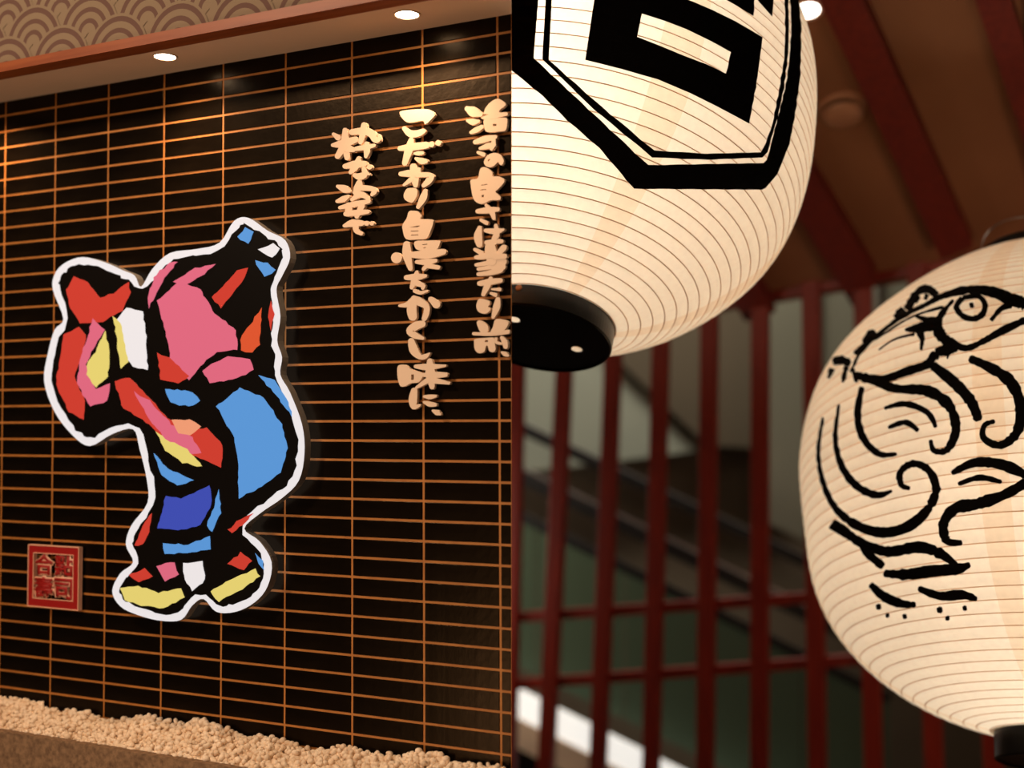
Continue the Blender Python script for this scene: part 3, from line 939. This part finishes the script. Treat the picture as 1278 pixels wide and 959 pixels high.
# closed bottom of the second lantern
v2, tr = fill2d([((L2.rr - 0.004) * math.cos(a), (L2.rr - 0.004) * math.sin(a)) for a in np.linspace(0, 2 * math.pi, 64, endpoint=False)])
mesh('bottom_disc', [(v[0], v[1], -(L2.Hb + 0.071)) for v in v2], tr, M_black, lan2)

# ink painting on the second lantern: a fish over sweeping brush waves
G8 = (958, 240, 3.994)
ink_strokes(L2, lan2, 'ink_fish', [
    [(420, 900, 10), (470, 800, 14), (560, 710, 16), (680, 620, 18), (800, 560, 20), (880, 520, 26), (1000, 490, 34), (1120, 500, 42), (1220, 540, 52), (1290, 560, 50)],
    [(540, 740, 8), (660, 660, 8), (760, 610, 10), (880, 575, 16)],
    [(930, 540, 12), (880, 600, 22), (850, 660, 40), (870, 720, 44), (930, 760, 36), (1000, 780, 24), (1090, 740, 26), (1180, 690, 30), (1290, 640, 30)],
    [(975, 530, 20), (945, 575, 24), (975, 620, 24), (1030, 635, 24), (1075, 610, 24), (1085, 560, 22), (1050, 522, 20), (975, 530, 18)],
    [(1020, 567, 22)],
    [(1215, 560, 34), (1160, 590, 20), (1115, 645, 18)],
    [(700, 590, 34), (745, 510, 30), (800, 485, 34), (850, 520, 26)], [(740, 555, 18), (760, 520, 16)], [(790, 540, 18), (800, 510, 16)],
    [(640, 630, 34), (690, 590, 40)],
    [(490, 760, 28), (520, 705, 30), (545, 715, 18)], [(440, 810, 20), (490, 760, 20)],
    [(690, 690, 12), (760, 680, 40), (830, 665, 46)], [(740, 620, 10), (800, 640, 26), (840, 640, 30)], [(760, 690, 36), (775, 740, 20), (768, 790, 10)], [(560, 790, 6), (640, 735, 10), (740, 710, 14)],
    [(840, 800, 30), (890, 790, 44), (950, 780, 24)], [(860, 780, 14), (850, 840, 8)], [(905, 780, 16), (900, 835, 8)],
    [(440, 910, 26), (520, 935, 40), (600, 930, 30), (700, 895, 34), (800, 860, 36), (840, 800, 26)],
    [(330, 845, 30), (380, 840, 36), (420, 860, 24)], [(330, 880, 26), (310, 930, 14)], [(400, 870, 20), (380, 950, 16)], [(430, 880, 16), (450, 950, 14)],
], region=G8)
G9 = (958, 440, 3.69)
ink_strokes(L2, lan2, 'ink_wave', [
    # rolling brush waves below the fish
    [(262, 300, 10), (240, 460, 16), (262, 600, 20), (320, 720, 26), (420, 800, 34), (540, 832, 40), (660, 800, 40), (745, 720, 34), (780, 630, 30), (745, 545, 28), (675, 515, 26), (618, 552, 24), (620, 612, 20), (662, 630, 14)],
    [(335, 240, 10), (318, 400, 18), (350, 530, 26), (420, 620, 30), (510, 660, 26), (580, 640, 12)],
    [(440, 160, 20), (420, 290, 26), (448, 400, 26), (520, 470, 24), (600, 470, 12)],
    [(480, 130, 26), (600, 170, 32), (740, 180, 42), (840, 250, 40), (870, 360, 34), (830, 450, 28), (770, 455, 20), (755, 405, 14)],
    [(540, 260, 14), (640, 240, 24), (740, 280, 22), (780, 350, 14)], [(560, 350, 12), (640, 325, 22), (700, 365, 16)],
    [(760, 60, 36), (860, 140, 42), (940, 230, 40), (975, 320, 30)],
    [(930, 30, 26), (1030, 75, 38), (1120, 140, 42), (1166, 250, 42), (1150, 370, 38), (1075, 430, 32), (1000, 400, 26), (1000, 340, 20), (1050, 320, 14)],
    [(850, 560, 18), (960, 510, 36), (1080, 520, 40), (1195, 570, 36)], [(880, 610, 14), (980, 580, 22), (1080, 600, 16)],
    [(1195, 600, 34), (1090, 660, 42), (970, 700, 46), (870, 720, 44), (815, 790, 36), (830, 870, 30), (900, 880, 18)],
    [(300, 790, 44), (350, 820, 40), (440, 880, 36), (560, 920, 38), (700, 900, 42), (800, 930, 36), (880, 990, 20)],
    [(420, 860, 20), (470, 930, 30), (540, 990, 30)],
], region=G9)
G10 = (958, 700, 3.70)
ink_strokes(L2, lan2, 'ink_wave', [
    [(540, 60, 24), (640, 66, 40), (760, 50, 44), (880, 40, 40), (940, 20, 20)],
    [(480, 110, 22), (540, 165, 34), (620, 200, 32), (690, 205, 18)], [(700, 130, 20), (800, 165, 34), (900, 160, 34), (970, 180, 18)],
    [(520, 215, 24)], [(560, 255, 18)], [(640, 260, 20)], [(800, 230, 26)], [(835, 268, 20)], [(915, 222, 20)],
], region=G10)

# hanging wires and lamps inside
def ceiling_z(x, y):
    n = CEIL_N; return (CEIL_P @ n - n[0] * x - n[1] * y) / n[2]


# ------------------------------------------------------------------ hall behind: lattice plane, raked ceiling
h_dir = ray(-2450, 980); h_dir /= np.linalg.norm(h_dir)
v_dir = -ray(1040, 20000) if False else np.array([-0.01, -0.05, 1.0])
LAT_N = np.cross(h_dir, v_dir); LAT_N /= np.linalg.norm(LAT_N)
LAT_P = px_depth(960, 700, 7.0)
lat = lambda x, y, off=0.0: px_plane(x, y, LAT_P - (LAT_N * off if LAT_N[1] > 0 else -LAT_N * off), LAT_N)
c1, c2, c3 = lat(940, 368), lat(1200, 322), px_depth(1100, 0, 4.6)
CEIL_N = np.cross(c2 - c1, c3 - c1); CEIL_N /= np.linalg.norm(CEIL_N)
if CEIL_N[2] > 0: CEIL_N = -CEIL_N                        # faces down into the room
CEIL_P = c1
cl = lambda x, y, off=0.0: px_plane(x, y, CEIL_P + CEIL_N * off, CEIL_N)
q = [cl(560, 445), cl(1700, 260), cl(1900, -420), cl(560, -420)]
ceil = mesh('ceiling', [p for p in q] + [p - CEIL_N * 0.1 for p in q], [(0, 1, 2, 3), (7, 6, 5, 4), (0, 4, 5, 1), (1, 5, 6, 2), (2, 6, 7, 3), (3, 7, 4, 0)], M_ceil)
tag(ceil, 'raked brown ceiling with red-brown rafters above the lanterns', None, None, 'structure')
for (l0, l1, r0, r1) in (((1023, 3), (1175, 325), (1078, 3), (1215, 308)), ((1218, 3), (1330, 333), (1262, 3), (1368, 320)),
                         ((845, 25), (1072, 396), (895, 15), (1095, 348)), ((720, 60), (930, 402), (765, 50), (968, 390))):
    l0, l1, r0, r1 = [np.array(p, float) for p in (l0, l1, r0, r1)]
    e = 0.9
    top_l, top_r = l0 + (l0 - l1) * e, r0 + (r0 - r1) * e
    off = 0.09
    a = [cl(*top_l, off), cl(*top_r, off), cl(*r1, off), cl(*l1, off)]
    c8 = [p for p in a] + [p - CEIL_N * (off + 0.01) for p in a]
    box_from_corners('rafter', c8, M_beam, ceil)

# lattice screen
latt = empty('lattice_screen', lat(960, 990))
tag(latt, 'dark red wooden lattice screen behind the paper lanterns', 'screen')
latt_o = np.array(latt.location)
POSTS = [(645, 470, 634, 954), (704, 470, 682, 954), (764.6, 470, 746.7, 954), (824, 470, 812.8, 954), (885, 470, 880.3, 954), (949, 470, 948, 954),
         (1013, 400, 1020, 930), (1078, 400, 1090, 930), (1147, 400, 1165, 930), (1217, 400, 1239, 930), (1290, 400, 1316, 930)]
def ext(p, ya, yb):
    x0, y0, x1, y1 = p; f = lambda y: x0 + (x1 - x0) * (y - y0) / (y1 - y0)
    return (f(ya), ya), (f(yb), yb)
for p in POSTS:
    ytop = 365 - 0.18 * (p[0] - 960) - 6
    a, b = ext(p, ytop, 1100)
    A, B = lat(*a), lat(*b)
    bar('post', A - latt_o, B - latt_o, 0.098, 0.075, h_dir, M_lattice, latt, 0.004)
for (x0, y0, x1, y1, w) in ((420, 786, 1400, 720, 0.064), (420, 871, 1400, 799, 0.064), (700, 412, 1400, 286, 0.10)):
    bar('rail', lat(x0, y0, 0.0 - 0.02) - latt_o, lat(x1, y1, -0.02) - latt_o, w, 0.05, (0, 0, 1), M_lattice, latt, 0.003)

# smoke detector on the ceiling
def on_ceiling(name, x, y, label, cat):
    p = cl(x, y)
    t = bpy.data.objects.new(name, None); COL.objects.link(t)
    z = Vector(CEIL_N); xa = z.cross(Vector((0, 1, 0))).normalized(); ya = z.cross(xa)
    m = Matrix.Identity(4)
    for i in range(3): m[i][0], m[i][1], m[i][2], m[i][3] = xa[i], ya[i], z[i], p[i]
    t.matrix_world = m
    return tag(t, label, cat)
det = on_ceiling('smoke_detector', 1051, 133, 'round smoke detector on the brown ceiling between two rafters', 'detector')
v, f = lathe([(0.0005, 0.020), (.098, .020), (.104, .014), (.106, 0.0)], 40); mesh('base', v, f, M_det, det, smooth=False)
v, f = lathe([(0.0005, 0.075), (.05, .072), (.078, .062), (.086, .048), (.088, .040)], 40); mesh('dome', v, f, M_det, det, smooth=True)
v, f = lathe([(.074, .041), (.074, .019)], 40); mesh('vent_slot', v, f, M_black, det)
v, f = lathe([(0.0005, 0.080), (.007, .078), (.007, .07)], 12); mesh('indicator', [(a + .045, b + .02, c - .008) for a, b, c in v], f, M_black, det)
# ceiling downlight beside the first lantern
dl = on_ceiling('downlight', 1008, 12, 'bright round downlight in the raked brown ceiling behind the crested lantern', 'lamp')
v, f = lathe([(.046, .001), (.046, .006), (.060, .006), (.062, 0.0)], 32); mesh('trim_ring', v, f, M_trimwhite, dl)
v, f = lathe([(0.0005, .005), (.046, .003)], 32); mesh('lamp_lens', v, f, glow('hall_lamp', (1.0, 0.93, 0.84, 1), 8.0), dl)
l = lamp('downlight_beam', 'SPOT', (0, 0, 0.03), 7.0, (1.0, 0.80, 0.62), spot_size=math.radians(150), spot_blend=1.0, shadow_soft_size=0.04)
l.parent = dl; l.rotation_euler = (math.pi, 0, 0)

# bulbs and wires of the lanterns
BULB1, BULB2 = 15.0, 15.0
def bulb(L, root, loc, e, r=0.08):
    l = lamp('lantern_bulb', 'POINT', loc, e, (1.0, 0.96, 0.86), shadow_soft_size=r)
    l.parent = root
bulb(L1, lan1, (0.16, 0.27, -0.07), BULB1)
bulb(L2, lan2, (-0.08, 0.15, -0.30), BULB2)
for L, root in ((L1, lan1), (L2, lan2)):
    topz = L.Ht + 0.03
    arch = [(L.rr * math.cos(a), 0.0, topz + 0.16 * math.sin(a)) for a in np.linspace(math.pi, 0, 17)]
    v, f = tube(arch, 0.0022, 6); mesh('hanger_wire', v, f, M_wire, root)
    top = L.C + L.up * (topz + 0.16)
    den = L.up @ CEIL_N
    tt = ((CEIL_P - top) @ CEIL_N) / den
    v, f = tube([(0, 0, topz + 0.16), (0, 0, topz + 0.16 + tt)], 0.004, 8); mesh('cord', v, f, M_black, root)

# ------------------------------------------------------------------ hall beyond the lattice: escalator, slanted walls
M_hall = mat('hall_wall', lin((120, 104, 84)), 0.8, noise=(0.6, lin((104, 88, 70)), (1, 1, 1)))
M_pale = mat('pale_wall', lin((150, 152, 136)), 0.8)
M_dark = mat('dark_soffit', lin((86, 74, 56)), 0.8)
M_glassg = mat('green_glass_panel', lin((84, 100, 80)), 0.25, spec=0.4)
M_rail = mat('rubber_handrail', (0.004, 0.004, 0.004, 1), 0.5)
M_steel = mat('brushed_steel', lin((190, 186, 184)), 0.35, metal=1.0)
M_greyglass = mat('grey_green_glass', lin((124, 122, 106)), 0.35, spec=0.4)
M_strip = glow('escalator_light', (1.0, 0.98, 0.92, 1), 0.75)


def facing_slab(name, px, Y, thick, m, parent=None):
    P = [px_depth(x, y, Y) for x, y in px]; n = len(P)
    Q = [p + np.array([0, thick, 0]) for p in P]
    return mesh(name, P + Q, [tuple(range(n)), tuple(range(2 * n - 1, n - 1, -1))] + [(i, (i + 1) % n, n + (i + 1) % n, n + i) for i in range(n)], m, parent)


o = facing_slab('wall_back', [(200, 200), (1700, 200), (1700, 1100), (200, 1100)], 12.5, 0.2, M_hall); tag(o, 'brown back wall of the hall', None, None, 'structure')
o = facing_slab('wall_pale', [(560, 330), (690, 380), (772, 458), (878, 562), (760, 577), (560, 600)], 12.0, 0.3, M_pale); tag(o, 'pale slanted wall seen through the lattice', None, None, 'structure')
o = facing_slab('trim_3', [(690, 360), (960, 340), (960, 500), (960, 560), (882, 556), (776, 454)], 11.9, 0.4, M_dark); tag(o, 'dark slanted soffit above the escalator', None, None, 'structure')

esc = empty('escalator', px_depth(800, 1000, 9.5)); eo = np.array(esc.location)
tag(esc, 'dim escalator with black handrails descending behind the lattice', 'escalator')
def slanted(name, a, b, wpx, Y, m, t=0.08, dy=0.0):
    A, B = px_depth(*a, Y) + np.array([0, dy, 0]), px_depth(*b, Y) + np.array([0, dy, 0])
    return bar(name, A - eo, B - eo, wpx / F * Y, t, (0, 0, 1), m, esc, 0.01)
def shift(a, b, d): return (a[0], a[1] + d), (b[0], b[1] + d)
H1 = ((560, 492), (1110, 752)); H2 = ((560, 552), (1110, 817)); H3 = ((560, 600), (1110, 872))
slanted('handrail', *H1, 14, 10.4, M_rail); slanted('handrail_guide', *shift(*H1, -8), 3, 10.42, M_steel, 0.04)
slanted('handrail', *H2, 17, 9.9, M_rail); slanted('handrail_guide', *shift(*H2, -11), 5, 9.92, M_steel, 0.04)
slanted('handrail', *H3, 12, 9.6, M_rail)
def esc_panel(px, Y, m, name='balustrade_panel'):
    o = facing_slab(name, px, Y, 0.05, m); o.parent = esc; o.location = -eo
    return o
xs = np.linspace(560, 1110, 6)
ys = lambda x, L: L[0][1] + (L[1][1] - L[0][1]) * (x - L[0][0]) / (L[1][0] - L[0][0])
for i in range(5):
    xa, xb = xs[i] + 1, xs[i + 1] - 1
    esc_panel([(xa, ys(xa, H3) + 6), (xb, ys(xb, H3) + 6), (xb, ys(xb, H3) + 190), (xa, ys(xa, H3) + 190)], 9.65, M_glassg)
LS = ((560, 838), (1110, 1113))
slanted('light_strip', *shift(*LS, -1), 38, 9.4, M_strip, 0.05)
slanted('skirt_panel', *shift(*LS, 34), 34, 9.38, M_trimwhite, 0.05)
esc_panel([(560, 885), (1110, 1160), (1110, 1500), (560, 1500)], 9.36, M_black, 'truss_panel')
# right-hand glazed partition beyond the lattice
for i, (xa, xb) in enumerate(((952, 1020), (1022, 1096), (1098, 1176), (1178, 1262), (1264, 1360))):
    o = facing_slab('window_%d' % (i + 1), [(xa, 300), (xb, 300), (xb, 680 + 30 * i), (xa, 650 + 30 * i)], 11.2, 0.03, M_greyglass)
    tag(o, 'grey-green glass panel beyond the lattice', None, None, 'structure')
    o = facing_slab('window_frame', [(xb - 1, 300), (xb + 3, 300), (xb + 3, 680 + 30 * i), (xb - 1, 680 + 30 * i)], 11.15, 0.05, M_steel, o)

# floors: the gallery floor, and the lower level beyond it
for nm, y0, y1, z, lb in (('floor', -2, 4.9, 0.0, 'dark gallery floor'), ('floor_lower', 5.2, 13, -2.7, 'dark floor of the lower level')):
    o = mesh(nm, [(-4, y0, z), (6, y0, z), (6, y1, z), (-4, y1, z), (-4, y0, z - .2), (6, y0, z - .2), (6, y1, z - .2), (-4, y1, z - .2)],
             [(0, 1, 2, 3), (7, 6, 5, 4), (0, 4, 5, 1), (1, 5, 6, 2), (2, 6, 7, 3), (3, 7, 4, 0)], M_floor)
    tag(o, lb, None, None, 'structure')
